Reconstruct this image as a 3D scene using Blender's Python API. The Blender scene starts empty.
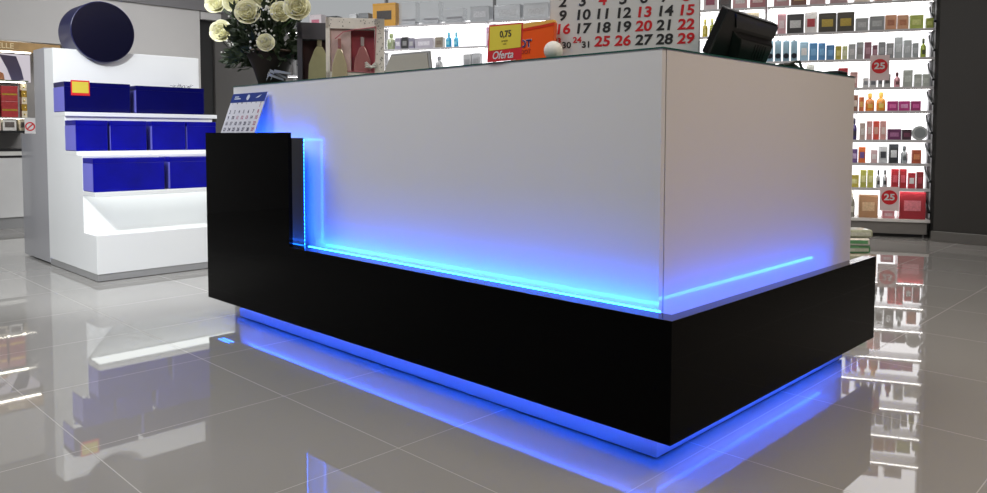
import bpy, math, random
from mathutils import Vector, Matrix
C = bpy.context.scene.collection
PI = math.pi
rnd = random.Random(7)

# ---------------------------------------------------------------- materials
def lin(h):
    if not isinstance(h, str): return tuple(h)
    h = h.lstrip('#')
    if len(h) == 3: h = ''.join(c*2 for c in h)
    o = []
    for i in (0, 2, 4):
        v = int(h[i:i+2], 16)/255
        o.append(v/12.92 if v <= .04045 else ((v+.055)/1.055)**2.4)
    return tuple(o)
MATS = {}
def mat(color, rough=.5, metal=0, coat=0, coat_rough=.03, var=.06, scale=6, trans=0, alpha=1, name=None):
    key = (color if isinstance(color, str) else tuple(color), rough, metal, coat, coat_rough, var, trans, alpha)
    if key in MATS: return MATS[key]
    m = bpy.data.materials.new(name or 'surface'); m.use_nodes = True
    nt = m.node_tree; b = nt.nodes['Principled BSDF']
    c = lin(color)
    b.inputs['Roughness'].default_value = rough
    b.inputs['Metallic'].default_value = metal
    b.inputs['Coat Weight'].default_value = coat
    b.inputs['Coat Roughness'].default_value = coat_rough
    b.inputs['Transmission Weight'].default_value = trans
    b.inputs['Alpha'].default_value = alpha
    tc = nt.nodes.new('ShaderNodeTexCoord'); nz = nt.nodes.new('ShaderNodeTexNoise')
    nz.inputs['Scale'].default_value = scale; nz.inputs['Detail'].default_value = 3
    nt.links.new(tc.outputs['Object'], nz.inputs['Vector'])
    mx = nt.nodes.new('ShaderNodeMix'); mx.data_type = 'RGBA'
    mx.inputs[6].default_value = tuple(x*(1-var) for x in c)+(1,)
    mx.inputs[7].default_value = tuple(min(1, x*(1+var)) for x in c)+(1,)
    nt.links.new(nz.outputs['Fac'], mx.inputs[0]); nt.links.new(mx.outputs[2], b.inputs['Base Color'])
    MATS[key] = m
    return m
def glow(color, strength, name='glow'):
    m = bpy.data.materials.new(name); m.use_nodes = True
    nt = m.node_tree; nt.nodes.remove(nt.nodes['Principled BSDF'])
    e = nt.nodes.new('ShaderNodeEmission'); e.inputs[0].default_value = tuple(lin(color))+(1,); e.inputs[1].default_value = strength
    nt.links.new(e.outputs[0], nt.nodes['Material Output'].inputs[0])
    return m

# ---------------------------------------------------------------- mesh builder
class MB:
    def __init__(s): s.v = []; s.f = []
    def add(s, vs, fs):
        n = len(s.v); s.v += [tuple(p) for p in vs]; s.f += [tuple(i+n for i in f) for f in fs]; return s
    def box(s, x0, x1, y0, y1, z0, z1):
        return s.add([(x0,y0,z0),(x1,y0,z0),(x1,y1,z0),(x0,y1,z0),(x0,y0,z1),(x1,y0,z1),(x1,y1,z1),(x0,y1,z1)],
                     [(0,3,2,1),(4,5,6,7),(0,1,5,4),(1,2,6,5),(2,3,7,6),(3,0,4,7)])
    def prism(s, pts, axis, a, b):
        # polygon pts in the two other axes, extruded along axis from a to b
        def P(p, t): return {'x': (t, p[0], p[1]), 'y': (p[0], t, p[1]), 'z': (p[0], p[1], t)}[axis]
        n = len(pts)
        return s.add([P(p, a) for p in pts]+[P(p, b) for p in pts],
                     [tuple(range(n-1, -1, -1)), tuple(range(n, 2*n))]+[(i, (i+1) % n, (i+1) % n+n, i+n) for i in range(n)])
    def lathe(s, prof, cx=0, cy=0, seg=20):
        vs = []; fs = []
        for r, z in prof:
            for k in range(seg):
                a = 2*PI*k/seg; vs.append((cx+r*math.cos(a), cy+r*math.sin(a), z))
        for i in range(len(prof)-1):
            for k in range(seg):
                k2 = (k+1) % seg; fs.append((i*seg+k, i*seg+k2, (i+1)*seg+k2, (i+1)*seg+k))
        fs.append(tuple(range(seg-1, -1, -1))); fs.append(tuple((len(prof)-1)*seg+k for k in range(seg)))
        return s.add(vs, fs)
    def tube(s, pts, r, seg=8):
        pts = [Vector(p) for p in pts]; vs = []; fs = []; up = Vector((0, 0, 1))
        for i, p in enumerate(pts):
            d = (pts[min(i+1, len(pts)-1)]-pts[max(i-1, 0)]).normalized()
            a = d.cross(up)
            if a.length < .05: a = d.cross(Vector((1, 0, 0)))
            a.normalize(); b = d.cross(a)
            for k in range(seg):
                t = 2*PI*k/seg; vs.append(p+a*math.cos(t)*r+b*math.sin(t)*r)
        for i in range(len(pts)-1):
            for k in range(seg):
                k2 = (k+1) % seg; fs.append((i*seg+k, i*seg+k2, (i+1)*seg+k2, (i+1)*seg+k))
        fs.append(tuple(range(seg-1, -1, -1))); fs.append(tuple((len(pts)-1)*seg+k for k in range(seg)))
        return s.add(vs, fs)
    def ball(s, c, r, seg=8, rings=5, sq=(1, 1, 1)):
        vs = [(c[0], c[1], c[2]-r*sq[2])]; fs = []
        for i in range(1, rings):
            t = PI*i/rings
            for k in range(seg):
                a = 2*PI*k/seg; vs.append((c[0]+r*sq[0]*math.sin(t)*math.cos(a), c[1]+r*sq[1]*math.sin(t)*math.sin(a), c[2]-r*sq[2]*math.cos(t)))
        vs.append((c[0], c[1], c[2]+r*sq[2])); L = len(vs)-1
        for k in range(seg):
            k2 = (k+1) % seg
            fs.append((0, 1+k2, 1+k))
            for i in range(rings-2): fs.append((1+i*seg+k, 1+i*seg+k2, 1+(i+1)*seg+k2, 1+(i+1)*seg+k))
            fs.append((1+(rings-2)*seg+k, 1+(rings-2)*seg+k2, L))
        return s.add(vs, fs)
    def disc_y(s, cx, cz, r, y0, y1, seg=40):
        return s.prism([(cx+r*math.cos(2*PI*k/seg), cz+r*math.sin(2*PI*k/seg)) for k in range(seg)], 'y', y0, y1)
    def xform(s, M): s.v = [tuple(M @ Vector(p)) for p in s.v]; return s
    def build(s, name, m, parent=None, smooth=False, bevel=0, loc=(0, 0, 0), rotz=0):
        me = bpy.data.meshes.new(name); me.from_pydata(s.v, [], s.f); me.update()
        import bmesh
        bm = bmesh.new(); bm.from_mesh(me); bmesh.ops.recalc_face_normals(bm, faces=bm.faces); bm.to_mesh(me); bm.free()
        if smooth: me.polygons.foreach_set('use_smooth', [True]*len(me.polygons))
        o = bpy.data.objects.new(name, me); C.objects.link(o); me.materials.append(m)
        o.location = loc; o.rotation_euler = (0, 0, rotz)
        if parent: o.parent = parent
        if smooth: 
            me.set_sharp_from_angle(angle=math.radians(40))
        if bevel:
            b = o.modifiers.new('bevel', 'BEVEL'); b.width = bevel; b.segments = 2; b.limit_method = 'ANGLE'
        return o
def thing(name, label, cat, loc=(0, 0, 0), rot=0, group=None):
    o = bpy.data.objects.new(name, None); C.objects.link(o); o.empty_display_size = .05
    o.location = loc; o.rotation_euler = rot if isinstance(rot, tuple) else (0, 0, rot)
    o['label'] = label; o['category'] = cat
    if group: o['group'] = group
    return o
def tag(o, label, cat, group=None):
    o['label'] = label; o['category'] = cat
    if group: o['group'] = group
    return o
def struct(name, mb, m, bevel=0):
    o = mb.build(name, m, bevel=bevel); o['kind'] = 'structure'; return o
def text(name, items, m, parent, y, extrude=.0006, bold=.0):
    """items: (string, x, z, size[, xscale]) -> ONE mesh facing -y at depth y"""
    mb = MB(); dg = bpy.context.evaluated_depsgraph_get()
    for it in items:
        st, x, z, size = it[:4]; xs = it[4] if len(it) > 4 else 1; sh = it[5] if len(it) > 5 else 0
        cu = bpy.data.curves.new('t', 'FONT'); cu.body = st; cu.size = size; cu.extrude = 0; cu.offset = bold*size
        cu.align_x = 'CENTER'; cu.align_y = 'CENTER'; cu.resolution_u = 4; cu.shear = sh
        t = bpy.data.objects.new('t', cu); C.objects.link(t); dg.update()
        me = bpy.data.meshes.new_from_object(t.evaluated_get(dg))
        mb.add([(x+v.co.x*xs, y, z+v.co.y) for v in me.vertices], [tuple(p.vertices) for p in me.polygons])
        bpy.data.objects.remove(t); bpy.data.meshes.remove(me); bpy.data.curves.remove(cu)
    o = mb.build(name, m, parent)
    sd = o.modifiers.new('thickness', 'SOLIDIFY'); sd.thickness = extrude; sd.offset = 0
    return o

# ---------------------------------------------------------------- common materials
WHITE_GLOSS = mat((.78, .775, .765), .35, coat=1, coat_rough=.04, var=.01, name='white_lacquer')
WHITE_PLAIN = mat((.80, .81, .82), .4, coat=.4, coat_rough=.1, var=.01, name='white_laminate')
BLACK_GLASS = mat((.0009, .0009, .0011), .04, var=.1, name='black_glass')
BLACK_GLASS.node_tree.nodes['Principled BSDF'].inputs['IOR'].default_value = 1.14
BLACK = mat((.012, .012, .013), .35, var=.1, name='black_plastic')
GREY = mat((.25, .25, .25), .5, name='grey_metal')
SILVER = mat((.55, .56, .58), .3, metal=.8, name='brushed_metal')
PAPER = mat((.68, .68, .68), .6, var=.02, name='paper')
INK = mat((.02, .02, .022), .6, name='black_ink')
RED = mat((.62, .012, .02), .5, name='red_ink')
CLEAR_BLACK = mat((.001, .001, .0012), .04, var=.12, name='polished_black_edge')
CLEAR_BLACK.node_tree.nodes['Principled BSDF'].inputs['IOR'].default_value = 1.7
LED = glow((.008, .105, 1.0), 62, 'blue_led')
LED_SOFT = glow((.008, .11, 1.0), 34, 'blue_led_soft')
PROD = [
    (1.799, 0, 0.121, 0.16, 'box', '#e8d8dc', '#a04060', 'pale pink perfume box on the top shelf just right of the big calendar'),
    (1.671, 0, 0.11, 0.16, 'box', '#1a1414', '#443030', 'black perfume box on the top shelf above the monitor'),
    (1.539, 0, 0.126, 0.16, 'box', '#d9a7ac', '#f0e0e0', 'rose pink box on the top shelf, beside the black one'),
    (1.388, 0, 0.133, 0.16, 'box', '#b46a72', '#e9c8c8', 'dusky red box at the right end of the top shelf left of the upright'),
    (1.185, 0, 0.13, 0.16, 'box', '#c9959a', '#f2e6e6', 'soft pink box on the top shelf just right of the upright'),
    (1.043, 0, 0.129, 0.149, 'box', '#7a4a38', '#c0a070', 'brown box on the top shelf, second right of the upright'),
    (0.887, 0, 0.127, 0.148, 'box', '#d8b0b4', '#fff', 'light pink box on the top shelf above the black and gold cartons'),
    (0.717, 0, 0.141, 0.137, 'box', '#c7a0a8', '#8a3048', 'mauve box on the top shelf above the grey cartons'),
    (0.533, 0, 0.122, 0.126, 'box', '#e5d2c8', '#a06a50', 'cream box on the top shelf above the peach cartons'),
    (0.369, 0, 0.136, 0.116, 'box', '#d6a2a0', '#fff', 'salmon box on the top shelf near its right end'),
    (0.185, 0, 0.133, 0.105, 'box', '#e8e0dc', '#b0a090', 'off-white box last on the top shelf at the right end'),
    (5.983, 0, 0.149, 0.172, 'box', '#e7dde0', '#d27a90', 'white and pink box on the top shelf above the grey gift box'),
    (5.774, 0, 0.134, 0.145, 'box', '#55585a', '#d0d0d0', 'dark grey low box on the top shelf above the ornate gift box'),
    (5.514, 0, 0.082, 0.154, 'box', '#dfe2e3', '#aaaaaa', 'small white box on the top shelf above the ornate gift box'),
    (5.386, 0, 0.117, 0.158, 'box', '#8c9092', '#4c5053', 'grey box on the top shelf just left of the gold carton'),
    (5.14, 0, 0.27, 0.25, 'box', '#e0a21c', '#2a2018', 'gold-yellow carton with dark figure on the top shelf'),
    (4.869, 0, 0.194, 0.246, 'clear', '#c9ccd0', '#66666c', 'left of the three clear boxes of jewellery right of the gold carton'),
    (4.616, 0, 0.213, 0.242, 'clear', '#c9ccd0', '#5c5c66', 'middle of the three clear boxes of jewellery on the top shelf'),
    (4.351, 0, 0.219, 0.16, 'clear', '#c9ccd0', '#5c5c66', 'right of the three clear boxes of jewellery on the top shelf'),
    (4.059, 0, 0.203, 0.16, 'box', '#c2c6ca', '#d8dade', 'pale grey box on the top shelf between the two uprights'),
    (3.764, 0, 0.272, 0.16, 'box', '#c4c8cc', '#dadde0', 'wide pale grey box on the top shelf above the offer sign'),
    (3.465, 0, 0.255, 0.16, 'box', '#c6c9cc', '#d8dadc', 'wide pale grey box on the top shelf above the orange carton'),
    (5.074, 1, 0.091, 0.177, 'bottle', '#a9b48e', '#8a9a6a', 'pale green bottle on the second shelf above the tan framed card'),
    (4.98, 1, 0.066, 0.121, 'box', '#a49fb4', '#e0dde8', 'narrow lilac-grey box on the second shelf left of the black one'),
    (4.901, 1, 0.072, 0.128, 'box', '#1b1a20', '#888', 'small black box on the second shelf left part'),
    (4.825, 1, 0.06, 0.115, 'box', '#8e8a9c', '#bbb', 'short grey box right of the small black box'),
    (4.679, 1, 0.202, 0.109, 'box', '#bdb8c4', '#dedbe4', 'long lilac-grey box on the second shelf'),
    (4.508, 1, 0.086, 0.112, 'box', '#9a8f7c', '#7a6a58', 'small brown box left of the cyan bottles'),
    (4.406, 1, 0.063, 0.159, 'bottle', '#1fb4e6', '#7fdcf5', 'left one of the two bright cyan bottles'),
    (4.323, 1, 0.052, 0.156, 'bottle', '#1fb4e6', '#7fdcf5', 'right one of the two bright cyan bottles'),
    (3.956, 1, 0.061, 0.19, 'box', '#d9a8c8', '#f0d8e8', 'pink box at the upright behind the offer sign'),
    (1.843, 1, 0.05, 0.169, 'bottle', '#c8b41c', '#e8dc70', 'yellow bottle just right of the big calendar'),
    (1.781, 1, 0.049, 0.175, 'bottle', '#aab022', '#e0e080', 'olive-yellow bottle between calendar and monitor'),
    (1.715, 1, 0.058, 0.181, 'box', '#3a3a34', '#777', 'dark box right of the olive-yellow bottle'),
    (1.614, 1, 0.101, 0.221, 'box', '#bcae88', '#8a7a50', 'beige carton behind the top edge of the monitor, left one'),
    (1.449, 1, 0.151, 0.204, 'box', '#c3b79a', '#a09878', 'beige carton behind the top edge of the monitor, right one'),
    (1.18, 1, 0.072, 0.181, 'box', '#d6a3ab', '#f0d0d5', 'pink carton left of the black and white one'),
    (1.066, 1, 0.141, 0.175, 'box', '#14141a', '#c8c8c8', 'black carton with a pale figure on the second shelf'),
    (0.938, 1, 0.099, 0.186, 'box', '#e9e6e4', '#b02030', 'white carton with red dots on the second shelf'),
    (0.805, 1, 0.142, 0.171, 'box', '#2c2718', '#b49a2c', 'black and gold patterned carton, left one of the pair'),
    (0.658, 1, 0.136, 0.172, 'box', '#2c2718', '#b49a2c', 'black and gold patterned carton, right one of the pair'),
    (0.529, 1, 0.098, 0.114, 'box', '#9b9ea0', '#bcbec0', 'low grey carton right of the black and gold pair'),
    (0.412, 1, 0.113, 0.125, 'box', '#8f9496', '#b4b8ba', 'taller grey carton left of the peach ones'),
    (0.305, 1, 0.085, 0.129, 'box', '#d69a72', '#b06a48', 'peach carton with brown print, left one'),
    (0.213, 1, 0.084, 0.124, 'box', '#d8a27c', '#c07850', 'peach carton, right one beside the lime box'),
    (0.109, 1, 0.102, 0.119, 'box', '#b4c653', '#d8e08a', 'lime green carton on the second shelf'),
    (0.011, 1, 0.056, 0.089, 'box', '#9fae3a', '#cdd67a', 'olive lime carton at the far right end of the second shelf'),
    (4.519, 2, 0.086, 0.159, 'bottle', '#b8babc', '#909296', 'grey bottle seen over the counter edge left of the cartons'),
    (4.195, 2, 0.084, 0.169, 'box', '#b4b6b8', '#98999c', 'grey carton seen over the counter edge, left one of the pair'),
    (4.099, 2, 0.089, 0.176, 'box', '#aeb0b4', '#98999c', 'grey carton seen over the counter edge, right one of the pair'),
    (1.839, 2, 0.059, 0.164, 'bottle', '#b9c0c4', '#808890', 'silver bottle beside the foot of the big calendar'),
    (1.273, 2, 0.055, 0.188, 'tester', '#9cc0d4', '#141c2c', 'first of four pale blue flasks with dark round stoppers, next to the monitor'),
    (1.206, 2, 0.055, 0.185, 'tester', '#9cc0d4', '#141c2c', 'second of four pale blue flasks with dark round stoppers'),
    (1.138, 2, 0.055, 0.182, 'tester', '#9cc0d4', '#141c2c', 'third of four pale blue flasks with dark round stoppers'),
    (1.072, 2, 0.054, 0.18, 'tester', '#9cc0d4', '#141c2c', 'fourth of four pale blue flasks, next to the white-topped box'),
    (0.989, 2, 0.07, 0.168, 'box', '#a8cfe6', '#ffffff', 'light blue box with a white emblem on the third shelf'),
    (0.913, 2, 0.066, 0.156, 'box', '#4f94cc', '#7ab4e0', 'sky blue carton, first right of the one with the white emblem'),
    (0.844, 2, 0.057, 0.153, 'box', '#4a8cc4', '#7ab4e0', 'sky blue carton, middle of the three'),
    (0.775, 2, 0.065, 0.133, 'box', '#4583ba', '#70a8d8', 'shorter sky blue carton beside the yellow one'),
    (0.71, 2, 0.048, 0.122, 'box', '#b8a828', '#ddd070', 'narrow yellow carton on the third shelf'),
    (0.658, 2, 0.04, 0.12, 'box', '#cfd69c', '#e8ecc8', 'narrow pale lime carton on the third shelf'),
    (0.602, 2, 0.056, 0.136, 'box', '#aeb2b4', '#ccc', 'light grey carton right of the pale lime one'),
    (0.539, 2, 0.055, 0.15, 'box', '#a4a8aa', '#888', 'taller grey carton left of the maroon pair'),
    (0.476, 2, 0.055, 0.148, 'box', '#8a5a6a', '#b48a98', 'maroon carton, taller of the pair above the round 25 sign'),
    (0.421, 2, 0.039, 0.12, 'box', '#7c4a5c', '#b48a98', 'maroon carton, shorter of the pair above the round 25 sign'),
    (0.367, 2, 0.054, 0.144, 'box', '#8c9094', '#b0b4b8', 'dark grey carton right of the maroon pair'),
    (0.305, 2, 0.054, 0.133, 'box', '#94989c', '#b8bcc0', 'mid grey carton left of the tallest silver one'),
    (0.24, 2, 0.061, 0.181, 'box', '#b4bcc0', '#d0d6da', 'tallest silver carton on the third shelf'),
    (0.171, 2, 0.061, 0.153, 'box', '#b8c0c4', '#d0d6da', 'silver carton just right of the tallest'),
    (0.11, 2, 0.045, 0.126, 'box', '#a4acb0', '#c0c6ca', 'shortest silver carton beside the green bottle'),
    (0.05, 2, 0.045, 0.165, 'bottle', '#b4c846', '#3c4a20', 'green bottle with dark cap at the right end of the third shelf'),
    (0.935, 3, 0.062, 0.218, 'box', '#a8aaa4', '#c8cac4', 'grey carton seen over the counter right of the cables'),
    (0.668, 3, 0.076, 0.176, 'box', '#b01428', '#d85060', 'red carton seen over the far end of the counter'),
    (0.581, 3, 0.059, 0.139, 'box', '#c89a96', '#e8c8c4', 'small pink carton right of the red one over the counter end'),
    (0.486, 3, 0.043, 0.085, 'box', '#d2d4d4', '#889098', 'small white carton left below the upper 25 sign'),
    (0.429, 3, 0.055, 0.083, 'box', '#cccece', '#707880', 'small white carton with grey print below the upper 25 sign'),
    (0.373, 3, 0.035, 0.108, 'box', '#c4c8c8', '#707880', 'narrow white carton right below the upper 25 sign'),
    (0.319, 3, 0.05, 0.115, 'box', '#babebe', '#5c6468', 'grey-white carton left of the pink bottle'),
    (0.242, 3, 0.05, 0.13, 'bottle', '#dc9aa4', '#6a4048', 'pink bottle with dark cap on the fourth shelf'),
    (0.162, 3, 0.072, 0.145, 'box', '#aeb6b0', '#c8d0ca', 'green-grey carton on the fourth shelf'),
    (0.086, 3, 0.056, 0.109, 'box', '#bcc4be', '#d0d6d0', 'pale green-grey carton, second from the shelf end'),
    (0.024, 3, 0.052, 0.108, 'box', '#bcc4be', '#d0d6d0', 'pale green-grey carton at the end of the fourth shelf'),
    (0.565, 4, 0.043, 0.142, 'box', '#8c5a44', '#e0d0c4', 'brown carton behind the counter edge on the fifth shelf'),
    (0.515, 4, 0.039, 0.124, 'box', '#d86a2c', '#f0b060', 'small orange-red carton on the fifth shelf'),
    (0.447, 4, 0.074, 0.158, 'bottle', '#e8861c', '#f6c050', 'round orange flask, left one'),
    (0.361, 4, 0.074, 0.165, 'bottle', '#f09a14', '#f8d060', 'round amber flask, right one beside the magenta cartons'),
    (0.272, 4, 0.081, 0.086, 'box', '#b41478', '#e070b0', 'magenta carton, left one of three'),
    (0.183, 4, 0.084, 0.085, 'box', '#c01c84', '#f0a0d0', 'magenta carton with pale print, middle one of three'),
    (0.095, 4, 0.075, 0.084, 'box', '#a81070', '#d860a8', 'magenta carton, right one of three'),
    (0.565, 5, 0.043, 0.19, 'bottle', '#3c2a78', '#1c1438', 'dark violet bottle at the counter edge on the sixth shelf'),
    (0.502, 5, 0.043, 0.146, 'box', '#c8b4ac', '#e8dcd8', 'beige carton right of the dark violet bottle'),
    (0.447, 5, 0.043, 0.163, 'box', '#d89c98', '#f0d0cc', 'pink carton left of the coral one'),
    (0.394, 5, 0.047, 0.163, 'box', '#e2503c', '#f8b0a0', 'coral red carton between the pink ones'),
    (0.34, 5, 0.046, 0.163, 'box', '#dca09a', '#f0d0cc', 'pink carton right of the coral one'),
    (0.253, 5, 0.103, 0.094, 'box', '#6e2060', '#b070a0', 'low purple carton on the sixth shelf'),
    (0.158, 5, 0.072, 0.089, 'box', '#38102c', '#703050', 'low dark plum carton on the sixth shelf'),
    (0.06, 5, 0.064, 0.119, 'disc', '#b8bec0', '#8c9498', 'round silver tin standing at the end of the sixth shelf'),
    (0.561, 6, 0.051, 0.121, 'box', '#6a4a8a', '#c0a8d0', 'purple carton at the counter edge on the seventh shelf'),
    (0.5, 6, 0.055, 0.139, 'box', '#e0702c', '#7050a0', 'orange and purple carton on the seventh shelf'),
    (0.404, 6, 0.051, 0.113, 'box', '#d8b8bc', '#f0e0e0', 'pale pink carton left of the white one with a dark figure'),
    (0.334, 6, 0.066, 0.148, 'box', '#c8ccd0', '#303640', 'white carton with a dark figure on the seventh shelf'),
    (0.253, 6, 0.073, 0.166, 'box', '#20262e', '#d8dce0', 'black carton with a white cross on the seventh shelf'),
    (0.169, 6, 0.057, 0.149, 'bottle', '#a8b0b4', '#586064', 'silver flask on the seventh shelf'),
    (0.078, 6, 0.071, 0.116, 'box', '#b4502c', '#e09060', 'rust orange carton at the end of the seventh shelf'),
    (0.557, 7, 0.075, 0.108, 'box', '#c8b848', '#e8e0a0', 'yellow carton at the counter edge on the eighth shelf'),
    (0.484, 7, 0.047, 0.153, 'box', '#b4b44c', '#e0e0a0', 'olive carton, left one of the pair'),
    (0.429, 7, 0.047, 0.154, 'box', '#bcbc54', '#e0e0a0', 'olive carton, right one of the pair'),
    (0.365, 7, 0.035, 0.155, 'bottle', '#c4c8cc', '#282c30', 'slim silver flask with black cap, left one'),
    (0.313, 7, 0.038, 0.155, 'bottle', '#b8bcc0', '#282c30', 'slim silver flask with black cap, right one'),
    (0.238, 7, 0.057, 0.165, 'box', '#c01828', '#e86070', 'red carton, left one of the tall pair on the eighth shelf'),
    (0.175, 7, 0.053, 0.166, 'box', '#b81424', '#e86070', 'red carton, right one of the tall pair on the eighth shelf'),
    (0.109, 7, 0.056, 0.133, 'box', '#c82838', '#f0f0f0', 'red and white carton on the eighth shelf'),
    (0.046, 7, 0.052, 0.143, 'box', '#8c1420', '#b84050', 'dark red carton at the end of the eighth shelf'),
    (0.567, 8, 0.047, 0.239, 'bottle', '#8c8a80', '#d0ccc0', 'tall grey bottle at the counter edge on the bottom shelf'),
    (0.439, 8, 0.152, 0.199, 'box', '#b0845c', '#d8b890', 'wide tan carton with small emblem on the bottom shelf'),
    (0.28, 8, 0.096, 0.065, 'box', '#d89098', '#f0c8cc', 'low pink carton under the lower 25 sign'),
    (0.098, 8, 0.2, 0.234, 'box', '#a80c24', '#e0808c', 'large crimson gift carton on the bottom shelf'),
]
# ================================================================ camera
cam = bpy.data.cameras.new('camera'); co = bpy.data.objects.new('camera', cam); C.objects.link(co)
r_, u_, f_ = [Vector(v) for v in ((0.7143624, 0.6997733, 0.0019025), (-0.0392618, 0.0373656, 0.9985301), (-0.6986736, 0.7133871, -0.0541669))]
M = Matrix((r_, u_, -f_)).transposed().to_4x4(); M.translation = Vector((0, 0, .863))
co.matrix_world = M
cam.sensor_fit = 'HORIZONTAL'; cam.sensor_width = 36; cam.lens = 768.17/987*36
cam.shift_y = -(246.5-177.79)/987; cam.clip_start = .02
bpy.context.scene.camera = co

# ================================================================ setting
def floor_material():
    m = bpy.data.materials.new('polished_tile'); m.use_nodes = True
    nt = m.node_tree; N = nt.nodes; L = nt.links; b = N['Principled BSDF']
    geo = N.new('ShaderNodeNewGeometry'); sep = N.new('ShaderNodeSeparateXYZ'); L.new(geo.outputs['Position'], sep.inputs[0])
    def line(sock, off):
        a = N.new('ShaderNodeMath'); a.operation = 'ADD'; a.inputs[1].default_value = off+60.5; L.new(sock, a.inputs[0])
        d = N.new('ShaderNodeMath'); d.operation = 'MODULO'; d.inputs[1].default_value = .605; L.new(a.outputs[0], d.inputs[0])
        s = N.new('ShaderNodeMath'); s.operation = 'SUBTRACT'; s.inputs[1].default_value = .3025; L.new(d.outputs[0], s.inputs[0])
        ab = N.new('ShaderNodeMath'); ab.operation = 'ABSOLUTE'; L.new(s.outputs[0], ab.inputs[0])
        g = N.new('ShaderNodeMath'); g.operation = 'GREATER_THAN'; g.inputs[1].default_value = .3025-.0014; L.new(ab.outputs[0], g.inputs[0])
        return g.outputs[0], a.outputs[0]
    gx, ax = line(sep.outputs[0], 1.645); gy, ay = line(sep.outputs[1], -1.305)
    mxx = N.new('ShaderNodeMath'); mxx.operation = 'MAXIMUM'; L.new(gx, mxx.inputs[0]); L.new(gy, mxx.inputs[1])
    nz = N.new('ShaderNodeTexNoise'); nz.inputs['Scale'].default_value = 2.2; nz.inputs['Detail'].default_value = 4
    L.new(geo.outputs['Position'], nz.inputs['Vector'])
    cr = N.new('ShaderNodeMix'); cr.data_type = 'RGBA'; cr.inputs[6].default_value = (.290, .281, .266, 1); cr.inputs[7].default_value = (.312, .302, .286, 1)
    L.new(nz.outputs['Fac'], cr.inputs[0])
    c2 = N.new('ShaderNodeMix'); c2.data_type = 'RGBA'; c2.inputs[7].default_value = (.37, .357, .335, 1)
    L.new(cr.outputs[2], c2.inputs[6]); L.new(mxx.outputs[0], c2.inputs[0]); L.new(c2.outputs[2], b.inputs['Base Color'])
    rr = N.new('ShaderNodeMix'); rr.data_type = 'FLOAT'; rr.inputs[2].default_value = .022; rr.inputs[3].default_value = .5
    L.new(mxx.outputs[0], rr.inputs[0]); L.new(rr.outputs[0], b.inputs['Roughness'])
    b.inputs['IOR'].default_value = 1.72
    # each tile lies a hair out of level, so mirror images break at the joints
    return m
struct('floor', MB().box(-9.2, 4, -4, 9.2, -.1, 0), floor_material())
WALL_W = mat((.50, .49, .475), .55, var=.02, name='painted_white_wall')
WALL_G = mat((.09, .085, .08), .55, var=.04, name='grey_wall')
WALL_D = mat((.022, .019, .0155), .5, var=.06, name='dark_taupe_wall')
struct('ceiling', MB().box(-9.2, 4, -4, 9.2, 3.0, 3.1), mat((.45, .45, .45), .7, name='ceiling_paint'))
# left wall: white panelling to 2.2 m, grey band over it
struct('wall_left', MB().box(-8.75, -8.6, -4, 3.78, 0, 2.215).box(-8.6, -8.17, 2.62, 3.78, 0, 2.215).box(-8.6, -8.17, -4, 1.0, 0, 2.215).box(-8.6, -8.17, 1.0, 2.62, 1.735, 2.215), WALL_W)
struct('trim_1', MB().box(-8.75, -8.145, -4, 4.15, 2.215, 3.0), mat((.17, .165, .17), .6, name='grey_bulkhead'))
struct('trim_2', MB().box(-8.45, -8.17, 3.79, 4.1, 2.13, 2.212), WALL_W)
struct('wall_left_recess', MB().box(-8.75, -8.25, 3.78, 3.96, 0, 2.13), mat((.01, .01, .01), .5, name='dark_gap'))
struct('wall_column', MB().prism([(-8.75, 3.97), (-8.22, 3.97), (-7.70, 4.53), (-7.9, 4.75), (-8.75, 4.75)], 'z', 0, 3.0), WALL_G)
# far wall behind the shelving, at 25 degrees
TH = math.radians(25); UX = Vector((math.cos(TH), math.sin(TH), 0)); UN = Vector((-math.sin(TH), math.cos(TH), 0)); R0 = Vector((-1.924, 7.214, 0))
def W(s, d=0, z=0): return R0-UX*s+UN*d+Vector((0, 0, z))
o = struct('wall_back', MB().box(-7.2, .4, .36, .5, 0, 3.0), mat((.45, .45, .45), .6, name='far_wall')); o.location = R0; o.rotation_euler = (0, 0, TH)
struct('wall_right', MB().box(-1.83, 4, 7.085, 7.4, 0, 3.0), WALL_D)
struct('baseboard_right', MB().box(-1.845, 4, 7.07, 7.085, 0, .085), mat((.10, .094, .085), .35, coat=.3, name='dark_skirting'), bevel=.003)
struct('wall_side', MB().box(4, 4.1, -4, 7.4, 0, 3.0), mat((.10, .095, .09), .6, name='side_wall'))
struct('wall_front', MB().box(-9.2, 4.1, -4.1, -4, 0, 3.0), mat((.03, .03, .03), .6, name='front_wall'))

# ================================================================ counter
ct = thing('display_counter', 'long white gloss counter with black glass base band and glowing blue light strips', 'counter', (-2.2, 2.4, 0))
def cbx(mb, x0, x1, y0, y1, z0, z1): return mb.box(x0+2.2, x1+2.2, y0-2.4, y1-2.4, z0, z1)
T = 1.0965
cbx(MB(), -3.5, -1.1185, 1.781, 1.80, .30, T).build('front_panel', WHITE_GLOSS, ct)
cbx(MB(), -1.136, -1.117, 1.8025, 3.18, .30, T).build('side_panel', mat((.78, .755, .725), .35, coat=1, coat_rough=.04, var=.01, name='warm_lit_lacquer'), ct)  # same white lacquer as the front, warm light put into its colour
cbx(cbx(MB(), -3.5, -1.14, 1.805, 3.175, .32, T-.01), -3.5, -1.14, 1.805, 3.175, T-.01, T).build('carcass', WHITE_PLAIN, ct)
cbx(MB(), -3.502, -1.114, 1.7785, 3.182, T, T+.004).build('glass_top', mat((.02, .10, .08), .03, coat=1, var=.05, name='green_edged_glass'), ct)
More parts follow.
